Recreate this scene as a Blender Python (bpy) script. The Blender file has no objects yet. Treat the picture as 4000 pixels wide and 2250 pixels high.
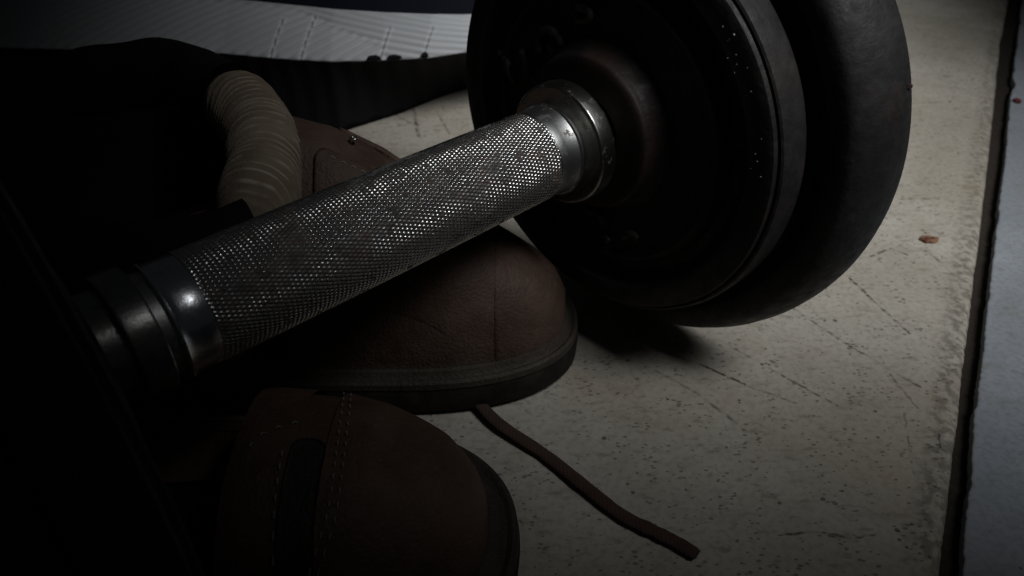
import bpy, bmesh, math, random
import numpy as np
from mathutils import Vector, noise as mnoise

R = math.radians
scn = bpy.context.scene
COL = scn.collection

# ------------------------------------------------------------------ camera
cd = bpy.data.cameras.new('camera'); cam = bpy.data.objects.new('camera', cd); COL.objects.link(cam)
cam.location = (0, 0, 0.20912); cam.rotation_euler = (R(53.24), 0, 0)
cd.sensor_width = 36; cd.lens = 27.545; cd.clip_start = .005; cd.clip_end = 50
cd.dof.use_dof = True; cd.dof.focus_distance = .235; cd.dof.aperture_fstop = 19
scn.camera = cam
# ------------------------------------------------------------------ world: an almost black room
wd = bpy.data.worlds.new('World'); scn.world = wd; wd.use_nodes = True
wd.node_tree.nodes['Background'].inputs[0].default_value = (.85, .9, 1, 1)
wd.node_tree.nodes['Background'].inputs[1].default_value = .005
# ------------------------------------------------------------------ the one lamp, high on the right
from mathutils import Matrix
LDIR = Vector((.40, -.40, .825)).normalized()
LTGT = Vector((.080, .800, 0)); LD = .75; LW, LH = .36, 1.02
ld = bpy.data.lights.new('lamp', 'AREA'); lamp = bpy.data.objects.new('lamp', ld); COL.objects.link(lamp)
LY = (Vector((-.10, 1, 0)) - LDIR * LDIR.dot(Vector((-.10, 1, 0)))).normalized(); LX = LY.cross(LDIR); LP = LTGT + LDIR * LD
lamp.matrix_world = Matrix(((LX.x, LY.x, LDIR.x, LP.x), (LX.y, LY.y, LDIR.y, LP.y), (LX.z, LY.z, LDIR.z, LP.z), (0, 0, 0, 1)))
ld.shape = 'RECTANGLE'; ld.size = LW; ld.size_y = LH; ld.spread = R(37)
ld.energy = 1.06; ld.color = (.96, .98, 1)
scn.view_settings.view_transform = 'Standard'; scn.view_settings.look = 'None'
scn.view_settings.exposure = 0; scn.view_settings.gamma = 1
scn.render.film_transparent = False

# ------------------------------------------------------------------ helpers
def link(o, parent=None):
    COL.objects.link(o)
    if parent: o.parent = parent
    return o
def mesh_obj(name, verts, faces, mat=None, parent=None, smooth=True):
    me = bpy.data.meshes.new(name)
    me.from_pydata([tuple(v) for v in verts], [], faces); me.update()
    if mat: me.materials.append(mat)
    if smooth: me.polygons.foreach_set('use_smooth', [True] * len(me.polygons))
    return link(bpy.data.objects.new(name, me), parent)
def bm_obj(name, bm, mat=None, parent=None, smooth=True):
    me = bpy.data.meshes.new(name); bm.to_mesh(me); bm.free()
    if mat: me.materials.append(mat)
    if smooth: me.polygons.foreach_set('use_smooth', [True] * len(me.polygons))
    return link(bpy.data.objects.new(name, me), parent)
def thing(name, label, cat, loc=(0, 0, 0), group=None):
    o = bpy.data.objects.new(name, None); o.empty_display_size = .02; o.location = loc
    link(o); tag(o, label, cat, group); return o
def tag(o, label, cat, group=None):
    o['label'] = label; o['category'] = cat
    if group: o['group'] = group
    return o
def grid_faces(nu, nv, cu=False, cv=False, flip=False):
    F = []
    for i in range(nu if cu else nu - 1):
        for j in range(nv if cv else nv - 1):
            a, b = i * nv + j, ((i + 1) % nu) * nv + j
            c, d = ((i + 1) % nu) * nv + (j + 1) % nv, i * nv + (j + 1) % nv
            F.append((a, d, c, b) if flip else (a, b, c, d))
    return F
def sharp(o, ang=35):
    o.data.set_sharp_from_angle(angle=R(ang)); return o
def tube(path, rads, n=10, closed=False, flat=1.0, up=Vector((0, 0, 1))):
    """verts and faces of a tube along path; flat squeezes it along up"""
    V = []; P = [Vector(p) for p in path]; N = len(P)
    for i in range(N):
        a = P[(i - 1) % N] if (closed or i) else P[0]; b = P[(i + 1) % N] if (closed or i < N - 1) else P[-1]
        t = (b - a).normalized(); s = t.cross(up).normalized(); w = s.cross(t).normalized()
        r = rads[i] if hasattr(rads, '__len__') else rads
        for k in range(n):
            q = 2 * math.pi * k / n
            V.append(P[i] + s * (r * math.cos(q)) + w * (r * flat * math.sin(q)))
    F = grid_faces(N, n, closed, True, True)
    if not closed: F += [tuple(range(n)), tuple((N - 1) * n + k for k in reversed(range(n)))]
    return V, F
def catmull(pts, m):
    P = [Vector(p) for p in pts]; out = []
    for i in range(len(P) - 1):
        p0, p1, p2, p3 = P[max(i - 1, 0)], P[i], P[i + 1], P[min(i + 2, len(P) - 1)]
        for k in range(m):
            t = k / m
            out.append(.5 * ((2 * p1) + (p2 - p0) * t + (2 * p0 - 5 * p1 + 4 * p2 - p3) * t * t + (3 * p1 - p0 - 3 * p2 + p3) * t ** 3))
    out.append(P[-1]); return out
def parent_local(o, root):                     # keep world-built meshes where they are under an Empty with a location
    o.parent = root
    o.data.transform(__import__('mathutils').Matrix.Translation(-root.location)); return o

# ------------------------------------------------------------------ materials
class NT:
    def __init__(s, name):
        s.m = bpy.data.materials.new(name); s.m.use_nodes = True; s.t = s.m.node_tree
        s.b = s.t.nodes['Principled BSDF']; s.oc = s.t.nodes.new('ShaderNodeTexCoord').outputs['Object']
    def n(s, kind, **kw):
        x = s.t.nodes.new(kind)
        for k, v in kw.items(): setattr(x, k, v)
        return x
    def put(s, sock, v):
        if v is None: return
        if isinstance(v, bpy.types.NodeSocket): s.t.links.new(v, sock)
        else: sock.default_value = v
    def math(s, op, a, b=None, c=None, clamp=False):
        x = s.n('ShaderNodeMath', operation=op, use_clamp=clamp)
        for i, v in enumerate((a, b, c)): s.put(x.inputs[i], v)
        return x.outputs[0]
    def noise(s, scale, detail=3, rough=.55, vec=None, dist=0):
        x = s.n('ShaderNodeTexNoise'); s.put(x.inputs['Vector'], vec or s.oc)
        x.inputs['Scale'].default_value = scale; x.inputs['Detail'].default_value = detail
        x.inputs['Roughness'].default_value = rough; x.inputs['Distortion'].default_value = dist
        return x.outputs['Fac']
    def ramp(s, f, a, b, lo=0., hi=1.):
        x = s.n('ShaderNodeMapRange', interpolation_type='SMOOTHSTEP'); s.put(x.inputs[0], f)
        for i, v in enumerate((a, b, lo, hi)): x.inputs[i + 1].default_value = v
        return x.outputs[0]
    def mix(s, f, a, b):
        x = s.n('ShaderNodeMix', data_type='RGBA'); s.put(x.inputs[0], f)
        for k, v in ((6, a), (7, b)): s.put(x.inputs[k], v if isinstance(v, bpy.types.NodeSocket) else (*v, 1))
        return x.outputs[2]
    def bump(s, h, strength=.3, dist=.001):
        x = s.n('ShaderNodeBump'); s.put(x.inputs['Height'], h); x.inputs['Strength'].default_value = strength
        x.inputs['Distance'].default_value = dist; s.t.links.new(x.outputs[0], s.b.inputs['Normal'])
    def mapping(s, scale=(1, 1, 1), rot=(0, 0, 0)):
        x = s.n('ShaderNodeMapping'); s.put(x.inputs[0], s.oc); x.inputs['Scale'].default_value = scale
        x.inputs['Rotation'].default_value = rot; return x.outputs[0]
    def set(s, **kw):
        for k, v in kw.items():
            k = k.replace('_', ' ')
            s.put(s.b.inputs[k], (*v, 1) if isinstance(v, tuple) else v)
        return s.m

def tile_mat(name, base, pale, marks, specks=1.0):
    m = NT(name)
    c = m.mix(m.ramp(m.noise(9, 5, .65), .38, .64), tuple(v * .90 for v in base), pale)
    c = m.mix(m.ramp(m.noise(26, 3), .55, .8, 0, .35), c, (base[0] * .8, base[1] * .62, base[2] * .42))     # tan stains
    c = m.mix(m.ramp(m.noise(420, 2), .42, .66, 0, .30), c, (base[0] * .5, base[1] * .5, base[2] * .48))   # fine grain
    v = m.n('ShaderNodeTexVoronoi'); m.put(v.inputs['Vector'], m.oc); v.inputs['Scale'].default_value = 190
    sz = m.math('MULTIPLY', m.ramp(m.noise(75, 2), .40, .80), .22 * specks)
    sp = m.math('LESS_THAN', v.outputs['Distance'], sz)
    c = m.mix(m.math('MULTIPLY', sp, .72), c, (.05, .042, .03))
    v = m.n('ShaderNodeTexVoronoi'); m.put(v.inputs['Vector'], m.mapping((.75, 1.35, 1), (0, 0, .5))); v.inputs['Scale'].default_value = 430
    sz = m.math('MULTIPLY', m.ramp(m.noise(90, 4, .7), .30, .70), .34 * specks)
    c = m.mix(m.ramp(m.noise(48, 5, .72, m.mapping((.6, 1.5, 1), (0, 0, -.6))), .54, .74, 0, .42), c, (.17, .145, .10))
    c = m.mix(m.ramp(m.noise(210, 3, .6, m.mapping((.6, 1.4, 1), (0, 0, -.3))), .56, .70, 0, .45 * specks), c, (.15, .13, .095))
    sp2 = m.math('LESS_THAN', v.outputs['Distance'], sz)
    c = m.mix(m.math('MULTIPLY', sp2, .6), c, (.07, .06, .045))
    xyz = m.n('ShaderNodeSeparateXYZ'); m.put(xyz.inputs[0], m.oc)
    wob = m.n('ShaderNodeTexNoise'); m.put(wob.inputs['Vector'], m.oc); wob.inputs['Scale'].default_value = 300; wob.inputs['Detail'].default_value = 2
    jx = m.math('MULTIPLY_ADD', wob.outputs['Fac'], .0016, -.0008)
    px, py = m.math('ADD', xyz.outputs[0], jx), m.math('SUBTRACT', xyz.outputs[1], jx)
    tot = None
    brk = m.ramp(m.noise(260, 2), .42, .60)
    for (ax, ay), (bx, by), wid, amt in marks:          # old scratches in the slab; the two wide bands darken the tile beside the joint
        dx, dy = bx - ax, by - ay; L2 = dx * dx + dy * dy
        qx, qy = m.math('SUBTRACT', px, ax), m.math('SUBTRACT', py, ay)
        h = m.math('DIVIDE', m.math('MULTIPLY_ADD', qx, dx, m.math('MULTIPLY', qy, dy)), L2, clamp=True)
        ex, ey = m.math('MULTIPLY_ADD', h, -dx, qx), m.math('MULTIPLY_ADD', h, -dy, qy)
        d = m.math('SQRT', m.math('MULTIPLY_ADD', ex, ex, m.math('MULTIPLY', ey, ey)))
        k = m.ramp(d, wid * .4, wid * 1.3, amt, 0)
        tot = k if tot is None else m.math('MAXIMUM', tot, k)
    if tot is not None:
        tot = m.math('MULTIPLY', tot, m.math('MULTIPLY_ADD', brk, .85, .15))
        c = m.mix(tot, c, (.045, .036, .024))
    h = m.math('SUBTRACT', m.noise(500, 3), m.math('MULTIPLY', m.math('ADD', sp, sp2), .6))
    m.bump(h, .25, .0004)
    return m.set(Base_Color=c, Roughness=.72, Specular_IOR_Level=.3)

MARKS = [((.0743, .2295), (.0923, .2161), .0007, .9), ((.069, .2144), (.0815, .198), .0008, .6), ((.1032, .2249), (.1207, .2068), .0007, .7),
         ((.1375, .24), (.1556, .217), .0008, .7), ((.0846, .1506), (.0964, .1518), .0005, .8), ((.0964, .1518), (.1051, .1495), .0005, .8),
         ((.1051, .1495), (.114, .1506), .0005, .7), ((.1523, .1926), (.1502, .1867), .0006, .9), ((.1532, .2873), (.1587, .2671), .0008, .9),
         ((.1587, .2671), (.1647, .2482), .0007, .8), ((-.0636, .4722), (-.0559, .4314), .0012, 1.0), ((-.0753, .4655), (-.0637, .4508), .0012, .7),
         ((-.0792, .4203), (-.0677, .4224), .0013, .6), ((.2033, .3584), (.2242, .3584), .001, .6), ((.1687, .3048), (.181, .3115), .0008, .8),
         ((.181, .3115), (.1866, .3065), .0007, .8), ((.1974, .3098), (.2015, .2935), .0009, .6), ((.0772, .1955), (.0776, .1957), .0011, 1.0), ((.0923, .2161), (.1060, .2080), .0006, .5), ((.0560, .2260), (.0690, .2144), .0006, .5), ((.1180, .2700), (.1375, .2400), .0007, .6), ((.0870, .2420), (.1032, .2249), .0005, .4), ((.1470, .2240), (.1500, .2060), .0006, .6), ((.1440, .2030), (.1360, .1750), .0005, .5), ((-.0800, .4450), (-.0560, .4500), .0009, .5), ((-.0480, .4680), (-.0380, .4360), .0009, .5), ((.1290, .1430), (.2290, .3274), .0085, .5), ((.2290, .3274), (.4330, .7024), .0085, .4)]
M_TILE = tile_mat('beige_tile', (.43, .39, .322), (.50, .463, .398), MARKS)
M_PALE = tile_mat('pale_tile', (.33, .355, .385), (.38, .405, .435), [], .45)

m = NT('joint_dirt'); c = m.mix(m.noise(150, 4), (.012, .009, .006), (.034, .022, .014)); m.bump(m.noise(400, 4), .8, .002)
M_DIRT = m.set(Base_Color=c, Roughness=.95)

# worn chrome of the grip: rust and grime stay in patches and in the cuts of the knurling
def chrome(name, grime, rough, base=(.62, .61, .59)):
    m = NT(name)
    at = m.n('ShaderNodeAttribute', attribute_name='cut').outputs['Fac']
    sx = m.n('ShaderNodeSeparateXYZ'); m.put(sx.inputs[0], m.oc)
    more = m.math('MULTIPLY_ADD', m.ramp(sx.outputs[0], .0, .10, 1, 0), .07 * grime, -.03)      # one end of the grip is the rustier one
    patch = m.ramp(m.math('ADD', m.noise(58, 5, .72, m.mapping((.6, 1, 1))), more), .545 - grime * .02, .64 - grime * .02, 0, .9)
    fine = m.ramp(m.noise(330, 3), .36, .62)
    rust = m.math('MULTIPLY', patch, m.math('MULTIPLY_ADD', fine, .5, .5), clamp=True)
    rust = m.math('MAXIMUM', rust, m.math('MULTIPLY', m.ramp(m.noise(230, 4, .72), .56, .62), .95))
    cut = m.math('MULTIPLY', m.ramp(at, .30, .85), .95 * grime)
    f = m.math('MAXIMUM', m.math('MULTIPLY', rust, .92 * grime), cut, clamp=True)
    c = m.mix(f, base, m_rust(m))
    m.bump(m.noise(900, 3), .15, .0003)
    return m.set(Base_Color=c, Metallic=m.ramp(f, .2, .8, 1, .15), Roughness=m.math('MULTIPLY_ADD', f, .35, rough))
def m_rust(m): return m.mix(m.ramp(m.noise(160, 3), .4, .7), (.038, .026, .017), (.105, .046, .020))
M_GRIP = chrome('worn_knurled_chrome', 1.0, .20, (.82, .82, .81))
M_CHROME = chrome('worn_chrome', .22, .24, (.92, .93, .95))
M_DULL = chrome('scuffed_chrome', .7, .42, (.42, .42, .41))
M_COLLAR = chrome('dull_chrome', .5, .30, (.40, .40, .37))

m = NT('black_enamel'); nz = m.noise(260, 4)
c = m.mix(m.ramp(m.noise(45, 5), .45, .75, 0, .8), (.016, .015, .016), (.034, .027, .023))
c = m.mix(m.ramp(m.noise(26, 5, .65), .54, .70, 0, .7), c, (.062, .030, .018)); m.bump(nz, .5, .0008)
xyz = m.n('ShaderNodeSeparateXYZ'); m.put(xyz.inputs[0], m.oc)
rad = m.math('SQRT', m.math('ADD', m.math('MULTIPLY', xyz.outputs[1], xyz.outputs[1]), m.math('MULTIPLY', xyz.outputs[2], xyz.outputs[2])))
lip = m.math('MULTIPLY', m.ramp(rad, .057, .060), m.ramp(m.noise(90, 5, .7), .35, .7, .25, 1))
c = m.mix(m.math('MULTIPLY', lip, .36), c, (.062, .06, .058))
hubr = m.math('MULTIPLY', m.math('SUBTRACT', 1, m.ramp(rad, .026, .033)), m.ramp(m.noise(70, 4), .35, .6))
c = m.mix(m.math('MULTIPLY', hubr, .7), c, (.048, .026, .02))
M_IRON = m.set(Base_Color=c, Roughness=m.ramp(nz, .3, .7, .48, .68), Specular_IOR_Level=.4)
m = NT('lit_mark_iron'); M_MARK = m.set(Base_Color=m.mix(m.ramp(m.noise(200, 4), .35, .65), (.03, .026, .024), (.10, .092, .084)), Roughness=.5)  # lighter colour stands in for grazing light on the raised marks
M_DUST = NT('dust').set(Base_Color=(.42, .41, .38), Roughness=.8)

def leather(name, a, b):
    m = NT(name); nz = m.noise(55, 5, .6)
    c = m.mix(m.ramp(nz, .32, .68), a, b)
    c = m.mix(m.ramp(m.noise(420, 3), .55, .75, 0, .35), c, (b[0] * 1.5, b[1] * 1.5, b[2] * 1.5))
    v = m.n('ShaderNodeTexVoronoi'); m.put(v.inputs['Vector'], m.oc); v.inputs['Scale'].default_value = 900
    wr = m.noise(40, 5, .7, m.mapping((2.6, 1, 1), (0, 0, .3)))
    m.bump(m.math('ADD', m.math('MULTIPLY', v.outputs['Distance'], .55), m.math('MULTIPLY', wr, 2.4)), .36, .0011)
    return m.set(Base_Color=c, Roughness=.62, Specular_IOR_Level=.3)
M_LEATHER = leather('brown_leather', (.072, .043, .031), (.110, .070, .052))
M_LEATHER2 = leather('dark_brown_leather', (.082, .047, .033), (.125, .077, .055))
M_WELT = leather('grey_brown_welt', (.036, .028, .021), (.060, .049, .038))
m = NT('dark_rubber'); m.bump(m.noise(300, 4), .5, .0008)
M_RUBBER = m.set(Base_Color=m.mix(m.ramp(m.noise(140, 5, .7), .35, .7), (.013, .010, .009), (.036, .028, .023)), Roughness=.8, Specular_IOR_Level=.2)
m = NT('black_rubber'); m.bump(m.noise(300, 4), .5, .0008)
M_BLACK = m.set(Base_Color=(.008, .008, .009), Roughness=.85, Specular_IOR_Level=.15)
m = NT('dark_lining'); m.bump(m.noise(500, 3), .4, .0006)
M_LINING = m.set(Base_Color=(.014, .012, .012), Roughness=.95, Specular_IOR_Level=.1)
m = NT('tan_fabric'); w = m.noise(1100, 2); m.bump(w, .5, .0005)
rib = m.n('ShaderNodeAttribute', attribute_name='rib').outputs['Fac']  # rib crests coloured lighter, as frontal light leaves their relief flat
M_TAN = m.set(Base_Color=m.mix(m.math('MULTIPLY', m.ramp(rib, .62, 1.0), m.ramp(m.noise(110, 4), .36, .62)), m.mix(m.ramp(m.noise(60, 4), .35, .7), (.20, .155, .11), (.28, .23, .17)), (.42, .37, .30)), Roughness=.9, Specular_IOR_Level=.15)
m = NT('white_foam'); m.bump(m.noise(900, 3), .15, .0004)
M_WHITE = m.set(Base_Color=m.mix(m.ramp(m.noise(30, 4), .5, .8, 0, .5), (.47, .48, .49), (.41, .41, .40)), Roughness=.6)
m = NT('navy_mesh'); m.bump(m.noise(800, 2), .6, .0008)
M_NAVY = m.set(Base_Color=(.006, .007, .013), Roughness=.9, Specular_IOR_Level=.15)
M_TONGUE = leather('black_brown_leather', (.022, .018, .017), (.036, .028, .025))
M_THREAD = NT('pale_thread').set(Base_Color=(.27, .25, .22), Roughness=.8)
m = NT('brown_lace'); wv = m.n('ShaderNodeTexWave'); m.put(wv.inputs['Vector'], m.oc); wv.inputs['Scale'].default_value = 260
m.bump(wv.outputs['Fac'], .25, .0004)
M_LACE = m.set(Base_Color=m.mix(m.noise(200, 3), (.035, .018, .013), (.065, .036, .026)), Roughness=.9)
M_EYELET = NT('eyelet_metal').set(Base_Color=(.6, .58, .54), Metallic=1., Roughness=.3)
m = NT('rusty_chip'); M_CHIP = m.set(Base_Color=m.mix(m.ramp(m.noise(300, 3), .4, .6), (.10, .032, .012), (.26, .14, .08)), Roughness=.85)
M_RED = NT('red_fleck').set(Base_Color=(.16, .035, .03), Roughness=.8)
M_LINT = NT('brown_lint').set(Base_Color=(.05, .025, .02), Roughness=.9)
M_SILVER = chrome('bar_steel', .7, .4)

# ------------------------------------------------------------------ floor: dirt bed with two slabs
rng = np.random.default_rng(4); random.seed(4)
floor = mesh_obj('floor', [(-1.2, -.6, -.005), (1.4, -.6, -.005), (1.4, 1.6, -.005), (-1.2, 1.6, -.005)], [(0, 1, 2, 3)], M_DIRT, smooth=False)
floor['kind'] = 'structure'
LS = [(.0, -.105), (.1327, .1443), (.1426, .1622), (.1533, .1823), (.166, .2052), (.1799, .2314), (.2323, .3274), (.2841, .4234), (.3218, .4938), (.3699, .5837), (.4363, .7024), (.66, 1.11)]
RS = [(.0, -.13), (.1343, .1361), (.1463, .1591), (.1555, .1753), (.1699, .2036), (.1862, .2314), (.201, .2587), (.2564, .3584), (.282, .4032), (.3046, .4451), (.3494, .527), (.3934, .6048), (.4474, .7024), (.675, 1.11)]
def slab(name, edge, side, mat, chip, soft):
    E = [Vector((*edge[k], 0)).lerp(Vector((*edge[k + 1], 0)), i / 40) for k in range(len(edge) - 1) for i in range(40)]; V = []; n = len(E); prof = 7
    nrm = Vector((.88, -.47, 0)) * side                  # towards the joint
    for i, p in enumerate(E):
        j = mnoise.noise(Vector((p.x * 60, p.y * 60, side))) * chip + mnoise.noise(Vector((p.x * 260, p.y * 260, 3 + side))) * chip * .7
        big = max(0, mnoise.noise(Vector((p.x * 25, p.y * 25, 9 + side))) - .25) * chip * 4
        q = p - nrm * (abs(j) + big)
        far = Vector((-1.2 if side > 0 else 1.4, p.y * 1.0, 0))
        rows = [far, q - nrm * .03, q - nrm * soft * 2.2, q - nrm * soft, q - nrm * soft * .35, q, q]
        zs = [0, 0, 0, -soft * .18, -soft * .5, -soft * 1.1, -.0048]
        for r_, z in zip(rows, zs): V.append((r_.x, r_.y, z))
    return mesh_obj(name, V, grid_faces(n, prof, flip=side > 0), mat, floor)
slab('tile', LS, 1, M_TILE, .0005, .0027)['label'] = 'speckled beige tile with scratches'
slab('tile', RS, -1, M_PALE, .0011, .0005)['label'] = 'pale blue grey tile beyond the dark joint'

# ------------------------------------------------------------------ dumbbell
P0 = Vector((-.0757974, .1475877, .0930121)); AX = Vector((.7260362, .6876565, 0)); UX = Vector((-AX.y, AX.x, 0)); ZX = Vector((0, 0, 1))
from mathutils import Matrix
bell = thing('dumbbell', 'steel dumbbell with a knurled grip and black plates lying across the brown shoes', 'dumbbell', P0)
bell.matrix_world = Matrix(((AX.x, UX.x, 0, P0.x), (AX.y, UX.y, 0, P0.y), (0, 0, 1, P0.z), (0, 0, 0, 1)))
# its own axes: x along the bar, y across, z up
KL = .1125
def grip():
    per, nc = .00256, 80
    nx, na = 45 * 13 + 1, nc * 6
    x = np.linspace(-.0005, KL, nx); th = np.linspace(0, 2 * np.pi, na, endpoint=False)
    X, T = np.meshgrid(x, th, indexing='ij')
    tri = lambda u: 1 - np.abs(2 * (u - np.floor(u)) - 1)
    u = X / per + T * nc / (2 * np.pi); v = X / per - T * nc / (2 * np.pi)
    d = np.minimum(tri(u), tri(v)); h = np.clip((d - .16) / .50, 0, 1); h = h * (2 - h) * .7 + h * .3
    fade = np.clip(np.minimum(X + .0005, KL - X) / .0007, 0, 1)
    wear = np.zeros_like(X)
    for k, (fx, ft, a) in enumerate([(90, 2, .5), (210, 5, .3), (380, 9, .2)]):
        wear += a * np.sin(X * fx + k * 2.1 + 1.7 * np.sin(T * ft + k)) * np.sin(T * ft + X * fx * .6 + k)
    jit = rng.normal(0, 1, (60, nc)); ci = (np.floor(u).astype(int) % 60, np.floor(v).astype(int) % nc)
    amp = .00032 * (1 - .25 * np.clip(wear, -1, 1)) * (1 + .10 * jit[ci])
    fu, fv = u - np.floor(u) - .5, v - np.floor(v) - .5
    j1 = rng.normal(0, 1, (60, nc))[ci]; j2_ = rng.normal(0, 1, (60, nc))[ci]
    tilt = (j1 * fu + j2_ * fv) * h * .00007 * fade
    r = tilt + .0143 + .0003 * np.sin(np.pi * X / KL) + amp * (h - 1) * fade + .00012 * fade
    V = np.stack([X, r * np.cos(T), r * np.sin(T)], -1).reshape(-1, 3)
    i, j = np.meshgrid(np.arange(nx - 1), np.arange(na), indexing='ij'); j2 = (j + 1) % na
    F = np.stack([i * na + j, i * na + j2, (i + 1) * na + j2, (i + 1) * na + j], -1).reshape(-1, 4)
    me = bpy.data.meshes.new('grip'); me.vertices.add(len(V)); me.vertices.foreach_set('co', V.ravel())
    me.loops.add(F.size); me.loops.foreach_set('vertex_index', F.ravel().astype(np.int32))
    me.polygons.add(len(F)); me.polygons.foreach_set('loop_start', np.arange(0, F.size, 4, dtype=np.int32))
    me.update(calc_edges=True); me.validate()
    me.polygons.foreach_set('use_smooth', np.ones(len(F), bool))
    at = me.attributes.new('cut', 'FLOAT', 'POINT'); at.data.foreach_set('value', ((1 - h) * fade).ravel().astype(np.float32))
    me.materials.append(M_GRIP); return link(bpy.data.objects.new('grip', me), bell)
grip()
def lathe(name, prof, mat, parent=None, n=128, wob=0, seed=0):
    """prof: (x, r) points; sharp corners given by doubling the mesh auto-smooth"""
    V = []
    for x, r in prof:
        for k in range(n):
            q = 2 * math.pi * k / n
            w = 1 + (wob * mnoise.noise(Vector((math.cos(q) * 3, math.sin(q) * 3, x * 90 + seed))) if wob else 0)
            V.append((x, r * w * math.cos(q), r * w * math.sin(q)))
    return sharp(mesh_obj(name, V, grid_faces(len(prof), n, False, True, True), mat, parent or bell), 32)
def arc(cx, cr, rad, a0, a1, n=5):
    return [(cx + rad * math.cos(R(a0 + (a1 - a0) * k / n)), cr + rad * math.sin(R(a0 + (a1 - a0) * k / n))) for k in range(n + 1)]
def mirror(prof): return [(KL - .0005 - x, r) for x, r in reversed(prof)]
neck = [(KL - .0004, .0140), (KL + .0002, .01425), (KL + .0030, .01425), (KL + .0060, .01440), (KL + .0076, .0149)] + arc(KL + .0079, .0149, .0005, 90, 0, 3) + [(KL + .0085, .0126)]
ring = [(KL + .0085, .0126), (KL + .0112, .0126), (KL + .0116, .0186)] + arc(KL + .0126, .0191, .0010, 180, 90, 4) + [(KL + .0168, .0203)] + arc(KL + .0174, .0191, .0011, 90, 0, 4) + [(KL + .0186, .0135), (KL + .031, .0134)]
for nm, pf, mt in (('neck', neck, M_DULL), ('collar', ring, M_COLLAR)):
    lathe(nm, pf, mt, wob=.004); lathe(nm, mirror([(x, r if r < .0150 else .0150 + (r - .0150) * .22) for x, r in pf]), M_CHROME if nm == 'neck' else M_COLLAR, wob=.004, seed=5)
# cast plates: (s measured outwards from the inner face)
def plate_prof(x0, Rr, w, hub=True, bevel=0):
    k = Rr / .070
    p = [(x0 + w - .002, .0136), (x0 - .004, .0136)]
    if hub: p = [(x0 + w, .0136), (x0 - .0045, .0136), (x0 - .0058, .0150), (x0 - .0058, .0235)] + arc(x0 - .0038, .0248, .002, 180, 90, 4)[1:] + [(x0 - .0012, .0275), (x0 + .0024, .0300)]
    else: p = [(x0 + w, .0136), (x0 + .002, .0136)]
    p += [(x0 + .0024, .0455 * k), (x0 + .0010, .0468 * k), (x0 + .0006, .0480 * k), (x0 + .0020, .0494 * k), (x0 + .0052, .0515 * k), (x0 + .0056, .0545 * k), (x0 + .0040, .0570 * k), (x0 + .0006, .0588 * k)]
    if bevel: p += [(x0 + .0000, .0600 * k), (x0, Rr - bevel - .002), (x0 + .0010, Rr - bevel), (x0 + w * .2, Rr - bevel * .62), (x0 + w * .4, Rr - bevel * .26), (x0 + w * .6, Rr - bevel * .05), (x0 + w * .75, Rr)]
    else: p += [(x0 + .0000, .0598 * k), (x0 + .0001, .0660 * k), (x0 + .0006, .0672 * k), (x0 + .0022, .0676 * k), (x0 + .0027, .0680 * k), (x0 + .0022, .0685 * k), (x0 + .0026, .0692 * k), (x0 + .0042, .0698 * k), (x0 + w * .6, Rr)]
    p += arc(x0 + w - .003, Rr - .003, .003, 90, 0, 4) + [(x0 + w, Rr - .012), (x0 + w - .003, Rr - .014), (x0 + w - .003, .03), (x0 + w, .028), (x0 + w, .0136)]
    return p
t1, w1, t2, w2 = .1428, .0155, .1588, .0232
pl_in = lathe('weight_plate', plate_prof(t1, .0700, w1), M_IRON, n=192, wob=.002)
pl_in['label'] = 'smaller inner black plate with raised marks round its hub'
pl_out = lathe('weight_plate', plate_prof(t2, .0890, w2, False, .0062), M_IRON, n=192, wob=.002, seed=3)
pl_out['label'] = 'larger black plate with a smooth rounded rim'
lathe('weight_plate', mirror(plate_prof(t1, .0700, w1)), M_IRON, n=160, wob=.002, seed=7)
lathe('weight_plate', mirror(plate_prof(t2, .0700, w1, False)), M_IRON, n=160, wob=.002, seed=8)
bar = [(-.075, .0), (-.075, .0118), (-.074, .0128), (-.03, .0132), (-.0005, .0132), (KL + .0005, .0132), (KL + .03, .0132), (KL + .078, .0128), (KL + .079, .0118), (KL + .079, .0)]
lathe('bar', bar, M_SILVER, n=48)
def star_nut(x0, d):
    V = []; n = 72; prof = [(0, .0135), (0, .024), (.002, .026), (.010, .026), (.012, .024), (.012, .0135)]
    for x, r in prof:
        for k in range(n):
            q = 2 * math.pi * k / n; rr = r if r < .02 else r * (1 - .16 * max(0, math.cos(6 * q)) ** 2)
            V.append((x0 + d * x, rr * math.cos(q), rr * math.sin(q)))
    return sharp(mesh_obj('lock_nut', V, grid_faces(len(prof), n, False, True, d > 0), M_SILVER, bell), 30)
star_nut(t2 + w2 + .001, 1); star_nut(KL - (t2 + w1 + .001), -1)
# raised casting marks on the inner face of the right plate; (y, z) on the plate
strokes = [[(.0467, .0133), (.0446, .009), (.0413, .004)], [(.0492, .0136), (.0467, .0133)], [(.0383, .0166), (.035, .0137), (.0345, .0081)], [(.0391, .0134), (.0375, .0132)],
           [(.0272, .0188), (.0289, .0219), (.0271, .0265), (.0228, .0275), (.019, .0258), (.0172, .0239)], [(.0235, .0233), (.0221, .0209), (.0211, .02)],
           [(.0126, .0377), (.0083, .0381), (.006, .0367), (.0072, .0348), (.0123, .0336)],
           [(.0038, -.0323), (.0007, -.0338), (-.0031, -.0325), (-.0055, -.0337), (-.0065, -.0358)], [(-.0086, -.0249), (-.0132, -.0219), (-.0176, -.0211), (-.0187, -.023)],
           [(-.0067, -.0401), (-.0084, -.0418), (-.0092, -.0424)], [(-.015, -.0378), (-.0174, -.035), (-.0201, -.0345), (-.022, -.0353)]]
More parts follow.
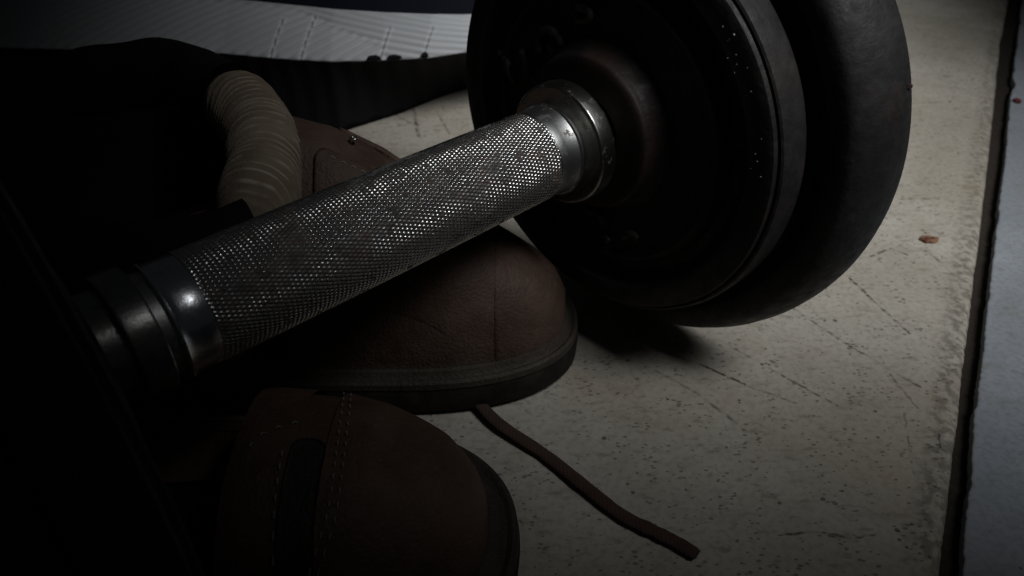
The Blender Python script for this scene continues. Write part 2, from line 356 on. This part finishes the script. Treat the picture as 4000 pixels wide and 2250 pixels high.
for s in strokes:
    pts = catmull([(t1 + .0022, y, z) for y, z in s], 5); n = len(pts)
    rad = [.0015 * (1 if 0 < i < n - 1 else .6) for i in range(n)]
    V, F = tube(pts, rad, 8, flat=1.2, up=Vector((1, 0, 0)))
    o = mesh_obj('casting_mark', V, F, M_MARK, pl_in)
# dust grains caught on the rim of the plate
bm = bmesh.new()
for k in range(17):
    q = R(random.uniform(132, 176)); rr = random.uniform(.0602, .0660) if random.random() < .75 else random.uniform(.05, .069); s = random.choice((.0002, .00024, .0003, .00042))
    x = t1 + (.005 if rr < .0585 else 0) + float(np.interp(rr, (.0598, .0660, .0672, .0676, .0685, .0692, .0698), (0, .0001, .0006, .0022, .0022, .0026, .0042))) - s * .4
    bmesh.ops.create_icosphere(bm, subdivisions=1, radius=s, matrix=Matrix.Translation((x, rr * math.cos(q), rr * math.sin(q) * .95)))
o = bm_obj('dust_grains', bm, M_DUST, pl_in); o['kind'] = 'stuff'

# ------------------------------------------------------------------ shoes (toe towards +x)
class Shoe:
    def __init__(s, tip, cy, W, L, hts, zs=.022, n=2.5, wk=None):
        s.tip, s.cy, s.W, s.L, s.hts, s.zs, s.n = tip, cy, W, L, hts, zs, n; s.wk = wk or [(0, 1), (.3, 1)]
    def half(s, d):                              # half width at distance d behind the tip
        r = .062; k = 1.0
        if d < r: k = max(0, 1 - (1 - d / r) ** 2.35) ** (1 / 2.35)
        e = s.L - d
        if e < .04: k *= max(0, 1 - (1 - max(e, 0) / .04) ** 2.2) ** (1 / 2.2)
        return s.W * k * float(np.interp(d, *zip(*s.wk)))
    def mid(s, d): return s.cy + s.skew * d if hasattr(s, 'skew') else s.cy
    def H(s, d): return float(np.interp(d, *zip(*s.hts)))
    def top(s, x, y):                            # height of the upper at a point
        d = s.tip - x; w = s.half(d)
        t = min(1, abs(y - s.mid(d)) / max(w, 1e-4))
        return s.zs + s.H(d) * (1 - t ** s.n) ** (1 / s.n)
    def upper(s, d1, mat, root, m=72, k=56, creases=()):
        V = []
        for i in range(m + 1):
            d = d1 * (i / m) ** 1.5; w = s.half(d) if i else .0; H = s.H(d)
            for j in range(k + 1):
                a = math.pi * j / k; c, sn = math.cos(a), math.sin(a)
                y = s.mid(d) + w * math.copysign(abs(c) ** (2 / s.n), c); z = s.zs - .004 + (H + .004) * abs(sn) ** (2 / s.n)
                for cd_, cw, ch in creases:
                    z -= ch * math.exp(-((d - cd_ - .008 * math.sin(j * .21 + cd_ * 90)) / cw) ** 2) * sn
                z += .0007 * mnoise.noise(Vector((d * 60, y * 60, z * 60))) * sn
                V.append((s.tip - d, y, z))
        o = mesh_obj('upper', V, grid_faces(m + 1, k + 1), mat); parent_local(o, root); return o
    def outline(s, off, m=90, d0=0, d1=None):
        d1 = d1 or s.L; A = []
        for i in range(m + 1):
            d = d0 + (d1 - d0) * (.5 - .5 * math.cos(math.pi * i / m)); A.append((s.tip - d, s.mid(d) + s.half(d)))
        B = [(x, 2 * s.mid(s.tip - x) - y) for x, y in reversed(A)]
        loop = A + B[1:-1]; out = []; N = len(loop)
        for i in range(N):
            a, b = Vector(loop[i - 2]), Vector(loop[(i + 2) % N]); t = (b - a)
            t = t.normalized() if t.length > 1e-7 else Vector((1, 0)); nn = Vector((-t.y, t.x))
            out.append(Vector(loop[i]) + nn * -off)
        return out
    def band(s, name, layers, mat, root, cap=True, m=90):
        """layers: (offset, z) rings round the shoe"""
        rings = [s.outline(o, m) for o, z in layers]; N = len(rings[0]); V = []
        for (o, z), r_ in zip(layers, rings):
            for q in r_: V.append((q.x, q.y, z))
        F = grid_faces(len(layers), N, False, True)
        if cap: F += [tuple(reversed(range(N))), tuple((len(layers) - 1) * N + k for k in range(N))]
        o = mesh_obj(name, V, F, mat); parent_local(o, root); return sharp(o, 40)
def patch(shoe, name, pts, lift, mat, root, n=26, thick=.0016):
    """a leather piece following the upper; pts: outline (x, y), grown from its middle"""
    C = sum((Vector(p) for p in pts), Vector((0, 0))) / len(pts); N = len(pts); V = []; rows = (0, .35, .65, .86, .96, 1.0, 1.02)
    for f in rows:
        for p in pts:
            q = C + (Vector(p) - C) * f
            z = shoe.top(q.x, q.y) + lift * (1 if f < .95 else (.75 if f < 1.01 else -.6))
            V.append((q.x, q.y, z))
    o = mesh_obj(name, V, grid_faces(len(rows), N, False, True), mat); parent_local(o, root); return o
def stitches(shoe, path, step, root, lift=.0007, ln=.0013, r=.00032):
    """dashes of thread along a path on the upper, one mesh per seam"""
    P = catmull([(x, y, 0) for x, y in path], 24); VV, FF = [], []; acc = 0; last = P[0]
    for p in P[1:]:
        acc += (p - last).length
        if acc >= step:
            acc = 0; t = (p - last).normalized()
            a, b = p - t * ln / 2, p + t * ln / 2
            pts = [Vector((q.x, q.y, shoe.top(q.x, q.y) + lift + e)) for q, e in ((a, -.0003), (p, .0002), (b, -.0003))]
            V, F = tube(pts, [r * .6, r, r * .6], 6); k = len(VV)
            VV += V; FF += [tuple(i + k for i in f) for f in F]
        last = p
    o = mesh_obj('stitching', VV, FF, M_THREAD); parent_local(o, root); o['kind'] = 'stuff'; return o

# --- the shoe under the grip
SA = Shoe(.0200, .2390, .0325, .247, [(0, .008), (.004, .016), (.012, .023), (.03, .035), (.05, .051), (.065, .064), (.082, .074), (.105, .080), (.25, .080)], zs=.021, n=2.3)
ra = thing('leather_shoe', 'brown leather shoe with a tan padded collar, lying under the steel grip', 'shoe', (-.1, .2355, 0), 'pair of brown leather shoes')
SA.upper(.098, M_LEATHER, ra, creases=((.058, .004, .0016), (.072, .004, .0012)))
SA.band('sole', [(-.003, .0005), (.0038, .0008), (.0056, .003), (.0060, .0105), (.0054, .0128)], M_RUBBER, ra)
SA.band('welt', [(.0052, .0130), (.0058, .0136), (.0056, .0160), (.0046, .0170), (.0034, .0163), (.0026, .0172), (.0018, .0188), (.0004, .0190), (-.001, .0225)], M_WELT, ra, cap=False)
SA_CAP = True
def toe_seam(shoe, inset, d1, n=40):
    A = []
    for i in range(n + 1):
        d = inset + (d1 - inset) * (i / n); A.append((shoe.tip - d, max(0, shoe.half(d - inset * .2) - inset * 1.3)))
    return [(x, shoe.mid(shoe.tip - x) + y) for x, y in reversed(A)] + [(x, shoe.mid(shoe.tip - x) - y) for x, y in A[1:]]
# eyestay flap, its eyelets and the tongue edge behind the grip
def rrect(x0, x1, y0, y1, r, n=5):
    out = []
    for cx, cy, a in ((x1 - r, y1 - r, 0), (x0 + r, y1 - r, 90), (x0 + r, y0 + r, 180), (x1 - r, y0 + r, 270)):
        for k in range(n + 1):
            q = R(a + 90 * k / n); out.append((cx + r * math.cos(q), cy + r * math.sin(q)))
    dense = []
    for i in range(len(out)):
        a, b = Vector(out[i]), Vector(out[(i + 1) % len(out)]); m_ = max(1, int((b - a).length / .003))
        dense += [tuple(a.lerp(b, k / m_)) for k in range(m_)]
    return dense
patch(SA, 'eyestay', rrect(-.0630, -.020, .2085, .2300, .004), .0022, M_LEATHER, ra)
patch(SA, 'eyestay', rrect(-.0600, -.026, .2480, .2640, .004), .0012, M_LEATHER2, ra)
def toe_cap(shoe, d1, lift, mat, root, m=30, k=56):
    V = []
    for i in range(m + 3):
        d = min(d1, d1 * (i / m) ** 1.5); w = shoe.half(d); H = shoe.H(d); e = lift * (1 if i <= m else (.5 if i == m + 1 else -.5)); d += (i - m) * .0004 if i > m else 0
        for j in range(k + 1):
            a = math.pi * j / k; c, sn = math.cos(a), math.sin(a)
            y = shoe.mid(d) + (w + e) * math.copysign(abs(c) ** (2 / shoe.n), c)
            V.append((shoe.tip + e - d, y, shoe.zs - .004 + (H + .004 + e) * abs(sn) ** (2 / shoe.n)))
    o = mesh_obj('toe_cap', V, grid_faces(m + 3, k + 1), mat); parent_local(o, root); return o
toe_cap(SA, .026, .00045, M_LEATHER, ra)
for ex, ey in ((-.0532, .2409),):
    V = []; z = SA.top(ex, ey) + .002
    for k in range(16):
        for j in range(8):
            a, b = 2 * math.pi * k / 16, 2 * math.pi * j / 8; rr = .0010 + .0005 * math.cos(b)
            V.append((ex + rr * math.cos(a), ey + rr * math.sin(a), z + .0006 * math.sin(b)))
    o = mesh_obj('eyelet', V, grid_faces(16, 8, True, True), M_EYELET); parent_local(o, ra)
stitches(SA, [(-.0605, .2275), (-.045, .2275), (-.03, .2275)], .0026, ra, lift=.0024, r=.00022)
# walls of the rear part and the padded collar
CEN, CA, CB, ROT = Vector((-.136, .2335)), .058, .043, R(14)
def collar_pt(q):
    x, y = CA * math.cos(q), CB * math.sin(q)
    return Vector((CEN.x + x * math.cos(ROT) - y * math.sin(ROT), CEN.y + x * math.sin(ROT) + y * math.cos(ROT)))
N = 96; V = []
for i in range(N):
    q = 2 * math.pi * i / N; c = collar_pt(q)
    b = Vector((max(-.222, min(-.075, -.148 + .078 * math.cos(q))), SA.cy + .034 * math.sin(q)))
    for t, z in ((0, .017), (.25, .034), (.55, .055), (.85, .074), (1, .084)):
        p = b.lerp(c, t ** 1.4); V.append((p.x, p.y, z))
o = mesh_obj('quarter', V, grid_faces(N, 5, True, False, False), M_LEATHER2); parent_local(o, ra)
V = []
for i in range(N):
    q = 2 * math.pi * i / N; c = collar_pt(q)
    for t, z in ((.99, .086), (.9, .060), (.8, .035), (.65, .028), (0, .027)):
        p = CEN.lerp(c, t); V.append((p.x, p.y, z))
o = mesh_obj('lining', V, grid_faces(N, 5, True, False, True), M_LINING); parent_local(o, ra)
n_, k_ = 240, 30; V = []
tp = catmull([(-.1010, .2640, .0965), (-.0955, .2575, .0970), (-.0865, .2445, .0955), (-.0803, .2295, .0930), (-.0775, .2150, .0905), (-.0772, .2030, .0880), (-.0780, .1915, .085)], 40)
n_ = len(tp); s_ = 0; RIB = []
for i in range(n_):
    g = i / (n_ - 1); e = tp[min(i + 1, n_ - 1)] - tp[max(i - 1, 0)]; nrm = Vector((-e.y, e.x)).normalized(); c = tp[i]
    s_ += (tp[i] - tp[max(i - 1, 0)]).length
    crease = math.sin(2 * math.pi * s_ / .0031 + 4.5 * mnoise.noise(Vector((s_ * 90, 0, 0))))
    taper = max(.02, 1 - abs(2 * g - 1) ** 6) ** .5
    rx = (.0118 + .0009 * mnoise.noise(Vector((s_ * 50, 5, 0)))) * taper
    for j in range(k_):
        a = 2 * math.pi * j / k_
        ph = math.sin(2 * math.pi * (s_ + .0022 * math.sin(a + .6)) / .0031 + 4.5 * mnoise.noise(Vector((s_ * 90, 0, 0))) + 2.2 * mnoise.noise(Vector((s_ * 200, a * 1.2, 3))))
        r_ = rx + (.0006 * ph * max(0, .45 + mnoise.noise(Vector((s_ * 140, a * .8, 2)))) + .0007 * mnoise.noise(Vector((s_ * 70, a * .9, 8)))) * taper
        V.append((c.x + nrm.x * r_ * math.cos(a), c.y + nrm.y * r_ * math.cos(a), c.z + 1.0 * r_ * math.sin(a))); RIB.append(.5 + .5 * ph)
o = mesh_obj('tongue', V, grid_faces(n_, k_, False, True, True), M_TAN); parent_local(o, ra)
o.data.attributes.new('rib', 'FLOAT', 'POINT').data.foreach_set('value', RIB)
cp = catmull([(-.0985, .2620, .0962), (-.1100, .2730, .0955), (-.128, .2865, .096), (-.155, .2875, .093), (-.185, .2750, .090), (-.203, .2480, .088), (-.200, .2180, .087), (-.180, .1960, .086), (-.150, .1860, .085), (-.115, .1800, .083), (-.090, .1835, .082), (-.0755, .1925, .082)], 16)
rad = [.0112 + .0010 * mnoise.noise(Vector((p.x * 60, p.y * 60, 4))) for p in cp]
V, F = tube(cp, rad, 20, flat=1.2)
o = mesh_obj('padded_collar', V, F, M_LINING); parent_local(o, ra)

# --- the shoe in front of it
SB = Shoe(-.0070, .1400, .0365, .240, [(0, .009), (.004, .017), (.012, .025), (.03, .0345), (.045, .0375), (.06, .039), (.070, .038)], zs=.019, n=2.5)
rb = thing('leather_shoe', 'brown leather shoe nearest the viewer with pale double stitching across its vamp', 'shoe', (-.1, .118, 0), 'pair of brown leather shoes')
SB.upper(.041, M_LEATHER2, rb, creases=((.034, .005, .0008),))
SB.band('sole', [(-.003, .0005), (.0066, .0008), (.0090, .003), (.0094, .0100), (.0086, .0122)], M_RUBBER, rb)
SB.band('welt', [(.0084, .0124), (.0090, .0130), (.0088, .0150), (.0072, .0158), (.0056, .0150), (.0042, .0156), (.0028, .0172), (.0006, .0176), (-.001, .0205)], M_WELT, rb, cap=False)
# vamp edge: the tongue lies lower behind the double seam
def saddle(d0, d1, drop, mat, name, m=10, k=48):
    V = []
    for i in range(m + 1):
        d = d0 + (d1 - d0) * i / m; w = SB.half(d); H = SB.H(d)
        for j in range(k + 1):
            a = math.pi * j / k; c, sn = math.cos(a), math.sin(a)
            y = SB.cy + (w - drop) * math.copysign(abs(c) ** (2 / SB.n), c)
            V.append((SB.tip - d, y, SB.zs - .004 + (H + .004 - drop) * abs(sn) ** (2 / SB.n)))
    o = mesh_obj(name, V, grid_faces(m + 1, k + 1), mat); parent_local(o, rb); return o
saddle(.0395, .058, .0016, M_LEATHER2, 'tongue')
patch(SB, 'tongue_panel', rrect(-.0562, -.0478, .0980, .1385, .003), -.0008, M_TONGUE, rb)
saddle(.0490, .0640, .0003, M_LEATHER2, 'quarter')
for dd in (.0392, .0372):
    stitches(SB, [(-.0070 - dd - .0022, .164), (-.0070 - dd, .150), (-.0070 - dd + .0015, .130), (-.0070 - dd + .001, .118), (-.0070 - dd - .003, .108)], .0031, rb, lift=.0004, r=.00022)
stitches(SB, [(-.0583, .1375), (-.0578, .1290), (-.0572, .1180), (-.0568, .110)], .0036, rb, lift=.0006, ln=.0016, r=.00030)
stitches(SB, [(-.0675, .1316), (-.0647, .1388), (-.0600, .1425), (-.0555, .1447)], .0042, rb, lift=.0006, r=.00024)
N = 80; V = []                                  # trodden-down rear
for i in range(N):
    q = math.pi * (.5 + i / (N - 1)); x = -.071 + .160 * math.cos(q) * 1; y = SB.cy + .040 * math.sin(q)
    for z, k in ((.013, 1), (.019, 1.02), (.0215, .99), (.0205, .93), (.017, .86), (.016, .5)):
        V.append((-.071 + (x + .071) * (k if k > .9 else k), SB.cy + (y - SB.cy) * k, z))
o = mesh_obj('heel_counter', V, grid_faces(N, 6), M_LEATHER2); parent_local(o, rb)

# --- lace on the tile
lp = [(-.0190, .2150, .004), (-.0128, .2060, .0035), (-.0045, .195, .003), (.0112, .1817, .002), (.0234, .1685, .0022), (.0347, .1569, .0019), (.0442, .1506, .002), (.0505, .1467, .0018), (.0563, .1421, .0018)]
pts = catmull(lp, 14); n = len(pts)
rad = [.0024 * (1 + .16 * mnoise.noise(Vector((i * .23, 1, 0)))) * (1 if i < n - 3 else .8) for i in range(n)]
V, F = tube(pts, rad, 14, flat=.36)
o = mesh_obj('shoelace', V, F, M_LACE); tag(o, 'dark brown shoelace trailing from between the two brown shoes over the beige tile', 'shoelace')
o['label'] = 'dark brown shoelace trailing over the beige tile from the brown shoes'

# ------------------------------------------------------------------ sneaker lying tipped on its side at the back
rs = thing('sneaker', 'sneaker tipped on its side with a white ridged midsole and black outsole', 'sneaker', (-.08, .46, 0))
ex = [(-.36, .460, .046, .042), (-.26, .453, .046, .042), (-.1874, .4487, .046, .0405), (-.1683, .4468, .046, .0395), (-.1339, .4385, .046, .0385), (-.1035, .4342, .046, .0365), (-.0744, .4360, .046, .0335),
      (-.0475, .4404, .046, .0305), (-.0285, .4487, .046, .0270), (-.010, .458, .045, .025), (.006, .470, .042, .022), (.016, .486, .036, .018)]
X_ = [e[0] for e in ex]
def edge(x): return [float(np.interp(x, X_, [e[k] for e in ex])) for k in (1, 2, 3)]
DN = Vector((0, .85, .53)); TN = Vector((0, -.53, .85))
nx, nz = 600, 44; V = []
def hsm(a, b, v): t = max(0, min(1, (v - a) / (b - a))); return t * t * (3 - 2 * t)
GRO = [(-.1370, .75), (-.1190, .8), (-.0735, .62), (-.0490, .62)]
def ridge(x, f):
    """relief of the sidewall; f: 0 at the outsole, 1 at the upper"""
    t = f * .036
    low = -abs(math.sin(math.pi * (t * .90 - (x + .2) * .55) / .0050)) ** .7 * 2 + 1            # steep ridges, lower left
    up = math.sin(2 * math.pi * (t * .96 + (x + .2) * .24) / .0048)              # shallow ridges, upper right
    div = (x + .128) / .058; side = hsm(-.08, .08, f - (.96 - .75 * max(0, div)))
    right = hsm(-.075, -.071, x)
    h = low * (1 - side) * (1 - right) * .0010 + up * max(side, right) * .0008
    h *= hsm(0, .06, f) * hsm(1.0, .93, f)
    for gx, gh in GRO:
        c = x - gx - (f - .3) * .008
        if f < gh: h -= .0011 * math.exp(-(c / .0006) ** 2); h += .0007 * math.exp(-((c - .0014) / .0008) ** 2)
    return h
for i in range(nx + 1):
    x = -.36 + .372 * i / nx; y, z, k = edge(x)
    for j in range(nz + 1):
        f = j / nz; b = .0022 * math.sin(math.pi * f); h = ridge(x, f)
        nrm = TN; p = Vector((x, y, z)) + DN * (k * f) + nrm * (b + h)
        if f < .05: p += -nrm * (.0008 * (1 - f / .05))
        V.append(tuple(p))
o = mesh_obj('midsole', V, grid_faces(nx + 1, nz + 1, flip=False), M_WHITE); parent_local(o, rs)
fx = [(-.36, .462), (-.26, .455), (-.17, .449), (-.125, .441), (-.103, .438), (-.07, .465), (-.045, .492), (-.03, .505), (.0, .508), (.012, .50)]
def far(x): return float(np.interp(x, *zip(*fx)))
V = []; m_ = 120; kk = 16
for i in range(m_ + 1):
    x = -.36 + .372 * i / m_; y, z, k = edge(x); a = Vector((x, y + .0003, z - .0002)); b = Vector((x, far(x), .0006))
    for j in range(kk + 1):
        f = j / kk; p = a.lerp(b, f) + Vector((0, .7, .7)) * (.004 * math.sin(math.pi * f)) + Vector((0, .001, .001)) * ((i % 4 < 2) * (0 < f < 1) * 1.2)
        V.append(tuple(p))
    p = b + Vector((0, .002, .0)) ; V.append((x, b.y + .02, .020))
o = mesh_obj('outsole', V, grid_faces(m_ + 1, kk + 2, flip=True), M_BLACK); parent_local(o, rs)
V = []
for i in range(m_ + 1):
    x = -.36 + .372 * i / m_; y, z, k = edge(x); a = Vector((x, y, z)) + DN * (k - .0006) + TN * -.0004
    for j in range(15):
        f = j / 14; q = f * math.pi * .95
        p = a + DN * (.055 * math.sin(q * .62)) + (-TN) * (.034 * (1 - math.cos(q))) + TN * (.006 * math.sin(q))
        V.append(tuple(p))
o = mesh_obj('upper', V, grid_faces(m_ + 1, 15), M_NAVY); parent_local(o, rs)
for lx, lw, lh in ((-.0785, .0042, .0030), (-.0670, .0044, .0026), (-.0500, .0022, .0034)):
    y, z, k = edge(lx); V = []
    base = Vector((lx, y, z)) + TN * .0006
    top = [(-1, 0), (1, 0), (.8, .55), (.1, .9), (-.7, .7)]
    for off in (0, .0012):
        for a, b in top: V.append(tuple(base + Vector((a * lw, 0, 0)) + DN * (b * lh - .0006) + TN * off))
    F = [(0, 4, 3, 2, 1), (5, 6, 7, 8, 9)] + [(k, (k + 1) % 5, 5 + (k + 1) % 5, 5 + k) for k in range(5)]
    o = mesh_obj('lug', V, F, M_BLACK, smooth=False); parent_local(o, rs)

# ------------------------------------------------------------------ crumbs on the floor
def flake(name, loc, sx, sy, th, mat, seed, rot=0, root=None):
    V = []; n = 18
    for k in range(n):
        a = 2 * math.pi * k / n; rr = 1 + .35 * mnoise.noise(Vector((math.cos(a) * 1.7, math.sin(a) * 1.7, seed)))
        x, y = sx * rr * math.cos(a), sy * rr * math.sin(a)
        V.append((x * math.cos(rot) - y * math.sin(rot), x * math.sin(rot) + y * math.cos(rot)))
    W = [(x, y, 0.0002) for x, y in V] + [(x * .9, y * .9, th * (1 + .5 * mnoise.noise(Vector((x * 900, y * 900, seed))))) for x, y in V] + [(0, 0, th * .8)]
    F = [(k, (k + 1) % n, n + (k + 1) % n, n + k) for k in range(n)] + [(n + k, n + (k + 1) % n, 2 * n) for k in range(n)]
    o = mesh_obj(name, W, F, mat, smooth=False); o.location = loc; return o
tag(flake('paint_chip', (.2025, .3185, .0003), .0046, .0030, .0009, M_CHIP, 2.0), 'rust brown chip lying on the beige tile right of the larger plate', 'chip')
tag(flake('paint_chip', (.3300, .4830, .0003), .0026, .0030, .0014, M_RED, 5.0), 'small dark red chip on the edge of the pale tile', 'chip')
c = Vector((KL, 0, 0))
q = R(183); V0 = bell.matrix_world @ Vector((t2 + w2 * .8, .0890 * math.cos(R(160)), .0890 * math.sin(R(160))))
o = flake('lint_tuft', (V0.x, V0.y, V0.z - .0006), .0014, .0007, .0010, M_LINT, 8.0)
tag(o, 'tiny reddish tuft caught on the rim of the larger plate', 'lint')
